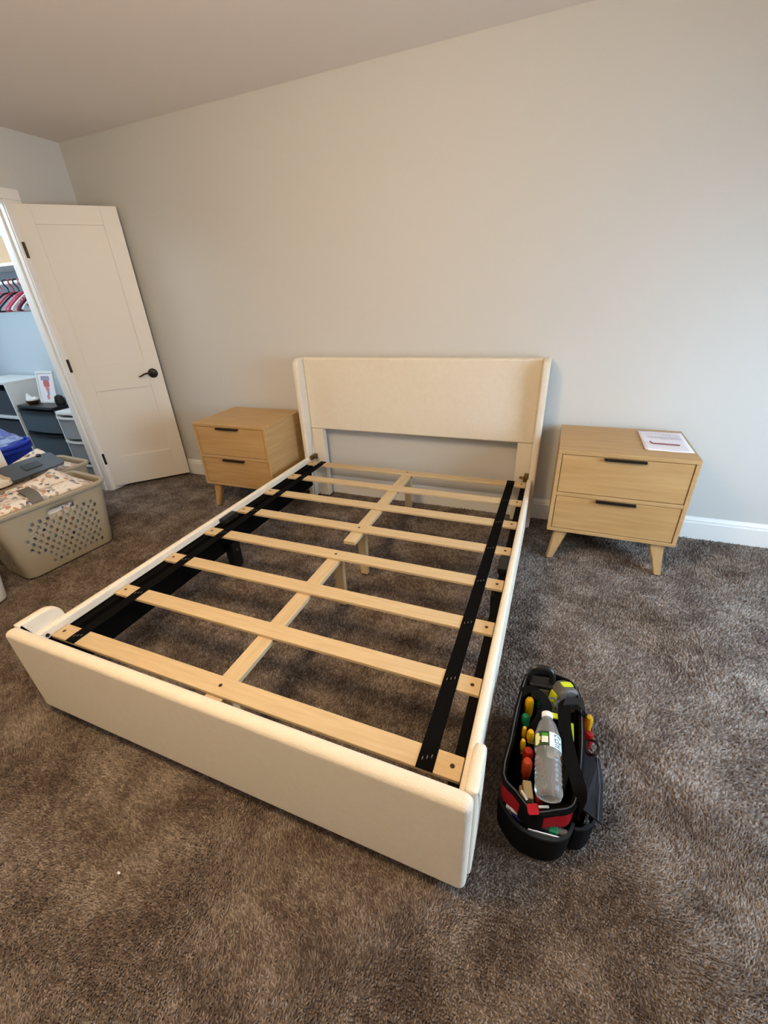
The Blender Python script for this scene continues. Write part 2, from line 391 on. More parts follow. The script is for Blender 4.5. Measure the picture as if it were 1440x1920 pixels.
# ------------------------------------------------------------------ bed frame
def bed():
    t = thing('bed_frame', 'cream upholstered queen bed frame with bare wooden slats and no mattress', 'bed', (0, -1.15, 0))
    oy = 1.15
    def O(name, b, m, p=t, **k):
        bmesh.ops.translate(b, vec=(0, oy, 0), verts=b.verts); return obj(name, b, m, p, **k)
    # headboard
    b = B(); prism(b, rrect(-.776, .776, .535, 1.025, .012), 'y', -.111, -.045, .012, 3); O('headboard_panel', b, 'cream_fabric')
    for s in (-1, 1):
        b = B(); x0, x1 = sorted((s*.775, s*.815))
        prism(b, rrect(-.192, -.03, 0, 1.027, (.006, .006, .012, .055)), 'x', x0, x1, .012, 3); O('headboard_wing', b, 'cream_fabric')
        b = B(); x0, x1 = sorted((s*.684, s*.774)); box(b, x0, x1, -.108, -.05, 0, .537, .008, 2); O('headboard_post', b, 'cream_fabric')
        b = B(); x0, x1 = sorted((s*.745, s*.773)); box(b, x0, x1, -.19, -.108, .315, .345, .006); tube(b, [(s*.755, -.16, .33), (s*.72, -.16, .33)], .009, 8); O('corner_bolt', b, 'brass')
    # footboard with its two short wings
    b = B(); prism(b, rrect(-.81, .81, .029, .4, .02), 'y', -2.18, -2.136, .018, 4); O('footboard', b, 'cream_fabric')
    for s in (-1, 1):
        b = B(); x0, x1 = sorted((s*.786, s*.817)); prism(b, rrect(-2.142, -1.995, .03, .402, (.01, .01, .06, .005), 7), 'x', x0, x1, .011, 3); O('footboard_wing', b, 'cream_fabric')
    # side rails
    for s in (-1, 1):
        b = B(); x0, x1 = sorted((s*.769, s*.798)); box(b, x0, x1, -2.14, -.175, .115, .338, .011, 4); rl = O('side_rail', b, 'cream_fabric')
        b = B(); x0, x1 = sorted((s*.765, s*.7705)); box(b, x0, x1, -2.13, -.2, .118, .301, .001); O('rail_lining', b, 'black_lining', rl)
        b = B(); x0, x1 = sorted((s*.737, s*.768)); box(b, x0, x1, -2.12, -.21, .262, .294, .002); O('slat_ledge', b, 'black_lining', rl)
        b = B(); x0, x1 = sorted((s*.728, s*.768)); box(b, x0, x1, -1.17, -1.06, .296, .326, .004)
        br = O('rail_bracket', b, 'black_metal', rl)
        for y in (-1.15, -1.08):
            b = B(); tube(b, [(s*.735, y, .31), (s*.722, y, .31)], .006, 8); O('bolt', b, 'brass', rl)
        b = B(); prism(b, [(s*.763, .18), (s*.71, .18), (s*.715, .02), (s*.725, 0), (s*.752, 0), (s*.76, .02)], 'y', -1.185, -1.115, .006, 2); sl = O('support_leg', b, 'black_plastic')
        b = B(); tube(b, [(s*.715, -1.15, .13), (s*.706, -1.15, .13)], .006, 8); O('bolt', b, 'steel', sl)
        for y, z in ((-2.115, .315), (-2.085, .315)):
            b = B(); tube(b, [(s*.773, y, z), (s*.766, y, z)], .007, 10); O('bolt', b, 'bronze', rl)
    # slats
    ZS = .308; YS = [-.2094-.2621*k for k in range(8)]
    b = B(); box(b, -.765, .765, -.0325, .0325, -.013, 0, .0015, 1)
    s0 = None
    for k, y in enumerate(YS):
        if s0 is None: s0 = obj('slat', b, 'pine', t); s = s0
        else: s = s0.copy(); COL.objects.link(s); s.parent = t
        s.location = (0, y+oy, ZS)
        xs = [-.7397, .7397]+([0] if k in (0, 3, 4, 7) else [])
        for x in xs:
            b2 = B(); lathe(b2, [(0, .0008), (.0055, .0008), (.0065, .0002)], 10); obj('screw_hole', b2, 'screw_hole', s, (x, 0, 0))
    # centre beams and legs
    b = B(); box(b, -.032, .032, -2.105, -1.222, ZS-.033, ZS-.0135, .0015, 1); O('centre_beam', b, 'pine_y')
    b = B(); box(b, -.032, .032, -1.118, -.178, ZS-.033, ZS-.0135, .0015, 1); O('centre_beam', b, 'pine_y')
    for y in (YS[0]+.012, YS[3]+.03, YS[4]+.018, YS[7]+.015):
        b = B(); prism(b, [(-.02, 0), (.02, 0), (.026, ZS-.034), (-.026, ZS-.034)], 'y', y-.014, y+.014, .002, 1); O('beam_leg', b, 'pine_z')
    # webbing straps
    for x in (-.661, .674):
        b = B(); pts = []
        for k, y in enumerate(YS):
            if k: pts.append((x, (y+YS[k-1])/2, ZS-.0005))
            pts += [(x, y+.034, ZS+.0012), (x, y, ZS+.0022), (x, y-.034, ZS+.0012)]
        sweep(b, pts, flat(.045, .002)); st = O('slat_strap', b, 'black_strap', smooth=False)
        b0 = B()
        for y in YS:
            for j, dx in enumerate((-.011, 0, .011)):
                box(b0, x+dx-.001, x+dx+.001, y-.012+.006*j, y-.003+.006*j, ZS+.003, ZS+.0042)
        O('staple', b0, 'steel', st)['kind'] = 'stuff'
bed()

# ------------------------------------------------------------------ nightstands
def nightstand(label):
    t = thing('nightstand', label, 'nightstand', group='matching oak nightstands')
    W, D, z0, z1, k = .605, .475, .187, .6467, .019
    x = W/2; yf = -D/2; yb = D/2
    for nm, q in (('top_panel', (-x, x, yf, yb, z1-k, z1)), ('bottom_panel', (-x, x, yf, yb, z0, z0+k)), ('side_panel', (-x, -x+k, yf, yb, z0+k, z1-k)), ('side_panel', (x-k, x, yf, yb, z0+k, z1-k)),
                  ('divider', (-x+k, x-k, yf, yb-.02, .4105-.01, .4105+.009)), ('back_panel', (-x+k, x-k, yb-.015, yb-.005, z0+k, z1-k))):
        b = B(); box(b, *q, bev=.0015, seg=1); obj(nm, b, 'oak_side' if nm == 'side_panel' else 'oak', t)
    for a, c in ((.4105+.009, z1-k), (z0+k, .4105-.01)):
        b = B(); box(b, -x+k+.003, x-k-.003, yf+.003, yb-.03, a+.003, c-.003, .0015, 1); d = obj('drawer', b, 'oak_front', t)
        b = B(); box(b, -x+k, x-k, yf+.012, yf+.02, a, c); obj('shadow_gap', b, 'oak_gap', d)
        b = B(); prism(b, [(yf+.004, c-.014), (yf-.016, c-.014), (yf-.016, c-.003), (yf-.0135, c-.003), (yf-.0135, c-.0045), (yf+.004, c-.0045)], 'x', -.092, .088); obj('handle', b, 'bronze', d, smooth=False)
    for sx in (-1, 1):
        for sy in (-1, 1):
            b = B(); m = []
            cx, fx = sx*.226, sx*.268; cy, fy = sy*.185, sy*.205
            for z, w2, xx, yy in ((0, .0185, fx, fy), (z0*.5, .0255, (cx+fx)/2, (cy+fy)/2), (z0, .036, cx, cy)):
                m.append([b.verts.new((xx+a*w2, yy+c*w2*.8, z)) for a, c in ((-1, -1), (1, -1), (1, 1), (-1, 1))])
            for A, C in zip(m, m[1:]):
                for j in range(4): b.faces.new((A[j], A[(j+1) % 4], C[(j+1) % 4], C[j]))
            b.faces.new(m[0][::-1]); b.faces.new(m[-1])
            bmesh.ops.bevel(b, geom=[e for e in b.edges if abs(e.verts[0].co.z-e.verts[1].co.z) > .02], offset=.006, segments=2, affect='EDGES')
            obj('leg', b, 'oak_leg', t)
    return t
n1 = nightstand('light oak nightstand with a sheet of paper on top, right of the bed')
n1.location = (1.219, -.5214+.2375, 0); n1.rotation_euler = (0, 0, -.011)
n2 = copy_tree(n1); n2['label'] = 'light oak nightstand with a bare top, between the bed and the open door'
n2.location = (-1.183, -.5196+.2375, 0); n2.rotation_euler = (0, 0, .0144)

# sheet of paper and hex key
def paper():
    t = thing('paper_sheet', 'white printed instruction sheet on the right nightstand', 'paper', (1.4075, -.254, .6468), -.015)
    b = B(); nx, ny = 10, 14; W, D = .205, .335; vs = []
    for j in range(ny+1):
        for i in range(nx+1):
            u, v = i/nx, j/ny
            z = .0016 + .004*max(0, (.12-u)/.12)**1.5*(1 if v < .9 else .5) + .0012*math.sin(u*5+v*3)**2
            vs.append(b.verts.new(((u-.5)*W, (v-.5)*D, z)))
    for j in range(ny):
        for i in range(nx):
            a = j*(nx+1)+i; b.faces.new((vs[a], vs[a+1], vs[a+nx+2], vs[a+nx+1]))
    o = obj('sheet', b, 'paper', t)
    md = o.modifiers.new('thick', 'SOLIDIFY'); md.thickness = .0012; md.offset = -1
    rows = [(.115, .1, -.08, .045), (.1, .06, .0, .085), (.065, .03, -.07, .08), (.05, .04, -.06, .085), (.035, .03, -.01, .085)]
    for y, _, x0, x1 in rows:
        b = B(); x = x0
        while x < x1:
            l = random.uniform(.006, .016); n = 2
            zz = lambda q, y=y: .0024+.0012*math.sin((q/W+.5)*5+(y/D+.5)*3)**2
            p = [b.verts.new((x, y-.003, zz(x))), b.verts.new((min(x+l, x1), y-.003, zz(x+l))), b.verts.new((min(x+l, x1), y+.003, zz(x+l))), b.verts.new((x, y+.003, zz(x)))]
            b.faces.new(p); x += l+.004
        obj('printed_line', b, 'paper_print', t)
paper()
b = B(); tube(b, spline([(-.062, .032, .0), (-.058, .012, 0), (-.05, .004, 0), (.0, 0, 0), (.062, -.004, 0)], 5), .0028, 6)
tag(obj('hex_key', b, 'red_oxide', None, (1.402, -.326, .6545)), 'small dark red hex key lying on the white sheet', 'hex key')

# ------------------------------------------------------------------ laundry baskets
def basket_body(t, L, D, H, taper, m, holes=True, slot=True):
    """rounded tub with pierced sides: long side L along local y, depth D along x"""
    ch = .0172; rows = 14; r = .055
    def ring(f):
        lx, ly = D/2-taper*(1-f), L/2-taper*(1-f)
        return rrect(-lx, lx, -ly, ly, r, 6), lx, ly
    nl = int((L-2*taper-2*r)/ch); nd = int((D-2*taper-2*r)/ch); nc = 6
    def pos(u, f):
        lx, ly = D/2-taper*(1-f), L/2-taper*(1-f)
        total = 2*(nl+nd)+4*nc; u = u % total; segs = [(nl, 'e'), (nc, 0), (nd, 'n'), (nc, 1), (nl, 'w'), (nc, 2), (nd, 's'), (nc, 3)]
        for n, k in segs:
            if u < n or (n, k) == segs[-1]:
                q = u/n
                if k == 'e': return lx, -ly+r+q*(2*ly-2*r)
                if k == 'n': return lx-r-q*(2*lx-2*r), ly
                if k == 'w': return -lx, ly-r-q*(2*ly-2*r)
                if k == 's': return -lx+r+q*(2*lx-2*r), -ly
                cx, cy = ((lx-r, ly-r), (-lx+r, ly-r), (-lx+r, -ly+r), (lx-r, -ly+r))[k]; a = k*PI/2+q*PI/2
                return cx+r*math.cos(a), cy+r*math.sin(a)
            u -= n
    total = 2*(nl+nd)+4*nc
    b = B(); cache = {}
    def V(u, v):
        key = (round((u % total)*8), round(v*8))
        if key not in cache:
            f = v/rows; x, y = pos(u, f); cache[key] = b.verts.new((x, y, .004+f*(H-.01)))
        return cache[key]
    def straight(i):
        u = i
        for n, k in ((nl, 'e'), (nc, 0), (nd, 'n'), (nc, 1), (nl, 'w'), (nc, 2), (nd, 's'), (nc, 3)):
            if u < n: return (k, u, n) if isinstance(k, str) else None
            u -= n
    for i in range(total):
        sgm = straight(i)
        for j in range(rows):
            hole = False
            if holes and sgm:
                k, u, n = sgm
                if 1 <= j <= rows-4 and 1 <= u < n-1 and (u+j) % 2 == 0: hole = True
                if j <= 3 and u < n*.2: hole = False
                if j >= rows-6 and u < n*.12: hole = False
                if slot and k in 'ew' and j == rows-3 and n*.36 < u < n*.66: continue
                if slot and k in 'ew' and j == rows-3: hole = False
            if not hole:
                b.faces.new((V(i, j), V(i+1, j), V(i+1, j+1), V(i, j+1)))
            else:
                c = [(i, j), (i+1, j), (i+1, j+1), (i, j+1)]
                inn = []
                for a in range(8):
                    an = PI/4*a+PI/8; inn.append(b.verts.new(V0(pos, i+.5+.48*math.cos(an), (j+.5+.45*math.sin(an))/rows, H)))
                # octagon ring to quad corners: corner 0(-,-) 1(+,-) 2(+,+) 3(-,+)
                q = [V(*p) for p in c]
                # octagon angles: a0 22,a1 67,a2 112,a3 157,a4 202,a5 247,a6 292,a7 337
                b.faces.new((q[0], q[1], inn[6], inn[5])); b.faces.new((q[1], inn[7], inn[6])); b.faces.new((q[1], q[2], inn[0], inn[7])); b.faces.new((q[2], inn[1], inn[0]))
                b.faces.new((q[2], q[3], inn[2], inn[1])); b.faces.new((q[3], inn[3], inn[2])); b.faces.new((q[3], q[0], inn[4], inn[3])); b.faces.new((q[0], inn[5], inn[4]))
    b.faces.new([V(i, 0) for i in range(total)][::-1])
    o = obj('tub', b, m, t)
    md = o.modifiers.new('thick', 'SOLIDIFY'); md.thickness = .003; md.offset = 1
    b = B(); lx, ly = D/2+.006, L/2+.006
    sweep(b, [(x, y, H-.009) for x, y in rrect(-lx, lx, -ly, ly, r+.006, 8)], [(-.012, -.012), (.010, -.014), (.013, .0), (.009, .008), (-.006, .009), (-.012, .003)], closed=True)
    obj('rim', b, m, t)
def V0(pos, u, f, H):
    x, y = pos(u, f); return (x, y, .004+f*(H-.01))
def heap(L, D, zb, zt, taper, bumpf, rise, seed, n=34):
    """bundle of cloth filling a tub: flared sides and a crumpled top"""
    b = B(); r = .05; rings = []
    def outl(f): return rrect(-(D/2-taper*(1-f)), D/2-taper*(1-f), -(L/2-taper*(1-f)), L/2-taper*(1-f), r, 6)
    for f, z in ((0, zb), (.5, zb+(zt-zb)*.5), (1, zt)): rings.append([b.verts.new((x, y, z)) for x, y in outl(f)])
    O1 = outl(1)
    for k in range(1, 10):
        s = 1-k/9.5; q = []
        for x, y in O1:
            X, Y = x*s, y*s; nn = noise.noise(Vector((X*bumpf, Y*bumpf, seed)))+.5*noise.noise(Vector((X*bumpf*2.3, Y*bumpf*2.3, seed+4)))
            q.append(b.verts.new((X, Y, zt+rise(X, Y)*min(1, (1-s)*2.2)+.04*nn*min(1, (1-s)*5))))
        rings.append(q)
    m = len(O1)
    for A, C in zip(rings, rings[1:]):
        for j in range(m): b.faces.new((A[j], A[(j+1) % m], C[(j+1) % m], C[j]))
    b.faces.new(rings[0][::-1]); b.faces.new(rings[-1])
    bmesh.ops.subdivide_edges(b, edges=list(b.edges), cuts=1, use_grid_fill=True, smooth=.3)
    return b
BH = .43
t1 = thing('laundry_basket', 'tan pierced laundry basket nearest the bed, holding a floral comforter', 'laundry basket', (-1.945, -1.372, 0), -.10, 'tan laundry baskets')
basket_body(t1, .60, .38, BH, .045, 'tan_plastic')
b = heap(.555, .335, .012, .40, .038, 7, lambda x, y: .045+.075*math.exp(-((y-.15)**2+(x+.05)**2)/.016)+.03*math.exp(-((y+.2)**2)/.01), 1.7)
o = obj('floral_comforter', b, 'floral', None, (-1.945, -1.372, 0), angle=60); o.rotation_euler = (0, 0, -.10)
tag(o, 'crumpled white floral comforter stuffed in the nearest laundry basket', 'comforter')
b = B(); sweep(b, spline([(.165, -.06, .395), (.12, -.055, .455), (.04, -.05, .468), (-.05, -.04, .46), (-.14, -.03, .42)], 5), flat(.06, .006)); o = obj('strap_band', b, 'grey_strap', None, (-1.945, -1.372, 0)); o.rotation_euler = (0, 0, -.10)
tag(o, 'wide grey band lying over the comforter in the nearest basket', 'strap')
t2 = thing('laundry_basket', 'tan laundry basket by the closet doorway with a dark grey lid on top', 'laundry basket', (-2.375, -1.165, 0), -.08, 'tan laundry baskets')
basket_body(t2, .60, .38, BH, .045, 'tan_plastic')
b = heap(.555, .335, .012, .40, .038, 7, lambda x, y: .035+.085*math.exp(-((y-.12)**2+(x+.07)**2)/.022), 5.2)
o = obj('floral_quilt', b, 'floral', None, (-2.375, -1.165, 0), angle=60); o.rotation_euler = (0, 0, -.08)
tag(o, 'white floral quilt heaped in the basket by the closet', 'quilt')
# dark grey container lid leaning on the quilt
tl = thing('container_lid', 'dark grey plastic container lid lying on the quilt by the closet', 'lid', (-2.285, -1.165, .475), -.16)
b = B(); prism(b, rrect(-.10, .10, -.16, .16, .03), 'z', 0, .014, .004, 2); lo = obj('lid_panel', b, 'lid_grey', tl)
b = B(); prism(b, rrect(-.03, .045, -.05, .05, .008), 'z', .014, .02, .003, 2); obj('lid_grip', b, 'lid_dark', tl)
b = B(); lathe(b, [(0, .026), (.013, .024), (.015, .014)], 14, Matrix.Translation((-.082, .085, 0))); obj('lid_button', b, 'black_plastic', tl)
tl.rotation_euler = (math.radians(4), math.radians(14), -.16)
b = heap(.2, .16, 0, .03, .0, 14, lambda x, y: .04, 9.1)
tag(obj('cream_towel', b, 'cream_cloth', None, (-2.26, -1.43, .445), angle=60), 'cream towel bundled at the end of the basket by the closet', 'towel')
# white basket at the very edge of the picture
t3 = thing('laundry_basket', 'white plastic laundry basket at the left edge, beside the footboard', 'laundry basket', (-1.885, -1.93, 0), .1)
basket_body(t3, .36, .30, .3, .03, 'white_plastic', holes=True, slot=False)

# ------------------------------------------------------------------ closet contents
b = B(); box(b, CX0, XL-.122, -.36, CY1-.002, 1.70, 1.72, .002); tag(obj('closet_shelf', b, 'trim_paint'), 'white closet shelf above the hanger rod', 'shelf')
b = B(); tube(b, [(CX0+.002, -.27, 1.60), (XL-.125, -.27, 1.60)], .015, 12); tag(obj('hanger_rod', b, 'white_plastic'), 'white hanger rod under the closet shelf', 'rod')
t = thing('cardboard_box', 'tan cardboard box on the closet shelf', 'box', (-3.22, -.19, 1.721), .06)
b = B(); box(b, -.18, .18, -.13, .12, 0, .165, .003); obj('carton', b, 'cardboard', t)
b = B(); box(b, -.182, .0, -.132, .122, .165, .17); box(b, .004, .182, -.132, .122, .165, .17); obj('carton_flap', b, 'cardboard', t)
def hanger(x, m, label, ry=0, group='plastic clothes hangers in the closet'):
    t = thing('clothes_hanger', label, 'hanger', (x, -.27, 1.6), ry, group)
    b = B(); tube(b, spline([(0, .0215, .004), (0, .016, .018), (0, 0, .0225), (0, -.0165, .016), (0, -.021, 0), (0, -.012, -.02), (0, 0, -.035), (0, 0, -.07)], 4), .0045, 6); obj('hook', b, m, t)
    b = B(); tube(b, spline([(0, 0, -.07), (0, .06, -.085), (0, .17, -.16), (0, .195, -.185), (0, .185, -.2), (0, 0, -.2), (0, -.185, -.2), (0, -.195, -.185), (0, -.17, -.16), (0, -.06, -.085)], 4, True), .006, 6, closed=True); obj('shoulder_bar', b, m, t)
HL = [(-2.93, 'hanger_white', 'white hanger nearest the closet door'), (-2.965, 'hanger_black', 'black hanger between the white and the red hangers by the door'), (-3.0, 'hanger_red', 'red hanger third from the closet door'), (-3.05, 'hanger_white', 'white hanger between two red hangers'),
      (-3.1, 'hanger_red', 'red hanger under the cardboard box'), (-3.15, 'hanger_pink', 'pink hanger between a red and a black one'), (-3.21, 'hanger_black', 'black hanger in the middle of the closet rod'), (-3.27, 'hanger_red', 'red hanger deeper in on the closet rod'), (-3.34, 'hanger_black', 'black hanger far along the closet rod'), (-3.42, 'hanger_pink', 'pink hanger farthest along the closet rod')]
for k, (x, m, l) in enumerate(HL): hanger(x, m, l, (.12, .09, .12, .08, .11, .13, .08, .12, .1, .14)[k])

# white cube shelf unit
t = thing('cube_shelf', 'white cube shelf unit with dark openings in the closet', 'shelf unit', (-3.93, -.26, 0))
for nm, q in (('side_panel', (.265, .285, -.17, .19, 0, .83)), ('side_panel', (-.285, -.265, -.17, .19, 0, .83)), ('top_panel', (-.285, .285, -.172, .19, .83, .85)), ('shelf_board', (-.265, .265, -.165, .19, .52, .54)), ('shelf_board', (-.265, .265, -.165, .19, .24, .26)), ('back_panel', (-.265, .265, .18, .19, 0, .83))):
    b = B(); box(b, *q, bev=.002, seg=1); obj(nm, b, 'white_plastic', t)
for z0 in (.261, .541):
    b = B(); box(b, -.255, .255, -.13, .17, z0, z0+.23, .012); o = obj('fabric_bin', b, 'lid_dark', None, (-3.93, -.26, 0))
    tag(o, 'dark fabric bin in the %s opening of the white cube shelf' % ('lower' if z0 < .4 else 'upper'), 'bin')
# drawer towers
def tower(label, loc, W, D, H, n, frame, top, drawer, rz=0):
    t = thing('drawer_tower', label, 'drawer unit', loc, rz); x, y = W/2, D/2
    b = B(); prism(b, rrect(-x, x, -y, y, .02), 'z', H-.025, H, .005, 2); obj('top_panel', b, top, t)
    b = B()
    for sx in (-1, 1): box(b, *sorted((sx*x, sx*(x-.012))), -y+.005, y, 0, H-.025, .002)
    box(b, -x, x, y-.01, y, 0, H-.025); obj('frame', b, frame, t)
    h = (H-.03)/n
    for k in range(n):
        b = B(); pts = [(-x+.014, y-.02), (x-.014, y-.02)]+[(x-.014-(2*x-.028)*q/8, -y+.004-.016*math.sin(PI*q/8)) for q in range(9)]
        prism(b, pts, 'z', k*h+.012, (k+1)*h-.02, .003, 1); d = obj('drawer', b, drawer, t)
        b = B(); pl = [(x-.014-(2*x-.028)*q/8, -y-.001-.016*math.sin(PI*q/8)) for q in range(9)]
        sweep(b, [(px, py, (k+1)*h-.018) for px, py in pl], flat(.012, .016)); obj('drawer_lip', b, top, d)
    return t
tower('grey drawer tower with a black top holding a framed picture', (-3.33, -.265, 0), .50, .37, .66, 3, 'smoke_drawer', 'black_top', 'smoke_drawer')
tower('clear drawer tower with a white top beside the closet door', (-2.87, -.3, 0), .25, .40, .645, 3, 'white_plastic', 'white_plastic', 'clear_drawer')
# framed print leaning on the wall
t = thing('picture_frame', 'white framed print leaning on the black-topped drawers', 'picture', (-3.33, -.31, .66), .1)
t.rotation_euler = (math.radians(-12), 0, .1)
b = B()
for q in ((-.1, .1, 0, .02), (-.1, .1, .25, .27), (-.1, -.083, .02, .25), (.083, .1, .02, .25)): box(b, q[0], q[1], -.008, .008, q[2], q[3], .002)
obj('frame', b, 'white_plastic', t)
b = B(); box(b, -.084, .084, -.002, .006, .018, .252); obj('print', b, 'paper', t)
for m, pts in (('art_grey', rrect(-.05, .05, .19, .23, .012)), ('art_rose', rrect(-.03, .04, .135, .195, .02)), ('art_pink', rrect(-.012, .03, .1, .14, .015)), ('art_grey', rrect(.0, .022, .065, .105, .008)), ('art_pink', rrect(-.012, .016, .03, .07, .01))):
    b = B(); prism(b, pts, 'y', -.0032, -.002); obj('print_shape', b, m, t)
b = B(); lathe(b, [(0, 0), (.035, 0), (.05, .018), (.052, .03), (.045, .03), (.04, .012), (0, .008)], 18); tag(obj('small_dish', b, 'brass', None, (-3.47, -.36, .661)), 'small brass dish on the black-topped drawers', 'dish')
b = heap(.09, .1, 0, .012, 0, 25, lambda x, y: .015, 2.2); tag(obj('folded_tissue', b, 'white_plastic', None, (-3.47, -.36, .692)), 'crumpled white tissue on the brass dish', 'tissue')
b = B(); lathe(b, [(0, 0), (.035, 0), (.04, .03), (.03, .07), (.012, .08), (0, .082)], 18); tag(obj('black_pot', b, 'black_plastic', None, (-3.145, -.33, .661)), 'small black pot right of the framed print', 'pot')
# blue bin with a clear plastic bag
t = thing('storage_tub', 'round blue plastic tub in the closet under a clear bag', 'tub', (-3.0, -.985, 0))
b = B(); lathe(b, [(0, 0), (.16, 0), (.165, .01), (.205, .5), (.215, .5), (.215, .515), (.2, .515), (.198, .5), (.158, .014), (0, .012)], 32); obj('shell', b, 'blue_plastic', t)
b = B(); lathe(b, [(.206, .46), (.216, .465), (.216, .49), (.206, .495)], 32); obj('rim_band', b, 'blue_plastic', t)
b = heap(.3, .3, 0, .03, .05, 9, lambda x, y: .13*math.exp(-(x*x+y*y)/.012), 3.3)
tag(obj('clear_bag', b, 'film', None, (-3.0, -.985, .505), angle=80), 'clear plastic bag bunched on top of the blue tub', 'plastic bag')
b = heap(.2, .26, 0, .07, .02, 8, lambda x, y: .09, 6.3); tag(obj('cloth_bundle', b, 'olive_cloth', None, (-3.3, -.62, ZF), angle=60), 'dark green-grey cloth bundle on the closet floor before the grey drawers', 'cloth')
b = heap(.19, .3, 0, .1, .02, 8, lambda x, y: .06, 8.8); tag(obj('clothes_pile', b, 'lid_dark', None, (-2.93, -.645, ZF), angle=60), 'dark clothes pile on the closet floor before the clear drawers', 'clothes')
# closet ceiling lamp
t = thing('closet_lamp', 'white flush closet ceiling lamp', 'lamp', (-3.35, -1.1, ZC))
b = B(); lathe(b, [(0, 0), (.15, 0), (.15, -.02), (.14, -.025)], 32); obj('lamp_base', b, 'trim_paint', t)
b = B(); lathe(b, [(.14, -.022), (.13, -.05), (.08, -.07), (0, -.078)], 32); obj('lamp_shade', b, 'closet_lamp_glass', t)
l = bpy.data.lights.new('closet_lamp_light', 'POINT'); l.energy = 38; l.color = (.70, .87, 1.0); l.shadow_soft_size = .12
o = bpy.data.objects.new('closet_lamp_light', l); COL.objects.link(o); o.location = (-3.35, -1.1, ZC-.22)
# bedroom ceiling lamp
t = thing('ceiling_lamp', 'round frosted flush ceiling lamp in the bedroom', 'lamp', (-.05, -2.35, ZC))
b = B(); lathe(b, [(0, 0), (.2, 0), (.2, -.03), (.18, -.035)], 40); obj('lamp_base', b, 'bronze', t)
b = B(); lathe(b, [(.18, -.032), (.17, -.07), (.11, -.1), (0, -.115)], 40); obj('lamp_shade', b, 'lamp_glass', t)
l = bpy.data.lights.new('ceiling_lamp_light', 'POINT'); l.energy = 76; l.color = (1.0, .73, .43); l.shadow_soft_size = .2
o = bpy.data.objects.new('ceiling_lamp_light', l); COL.objects.link(o); o.location = (-.05, -2.35, ZC-.34)

# ------------------------------------------------------------------ tool bag
BX, BY = .957, -1.80
def Wp(x, y, z=0): return (x-BX, y-BY, z)
RIM = [(.861, -1.965), (.868, -1.877), (.873, -1.788), (.879, -1.721), (.890, -1.63), (.912, -1.592), (.962, -1.58), (.996, -1.585), (1.036, -1.60), (1.056, -1.666), (1.06, -1.773), (1.055, -1.875), (1.046, -1.955), (1.034, -1.985), (.997, -2.002), (.946, -2.018), (.897, -1.992)]
def ringz(z, k=1.0, dx=0, dy=0, n=3):
    def dip(p):   # the opening sinks towards the nose of the bag
        return 1-.2*max(0, min(1, (-.13-p.y)/.085)) if z > .15 else 1
    return [Vector(((p.x)*k+dx, (p.y)*k+dy, z*dip(p))) for p in spline([Wp(x, y) for x, y in RIM], n, True)]
def shell(bm, rings, close_bottom=False):
    R = [[bm.verts.new(p) for p in r] for r in rings]; m = len(R[0]); fs = []
    for A, C in zip(R, R[1:]):
        for j in range(m): fs.append(bm.faces.new((A[j], A[(j+1) % m], C[(j+1) % m], C[j])))
    if close_bottom: fs.append(bm.faces.new(R[0][::-1]))
    return bm
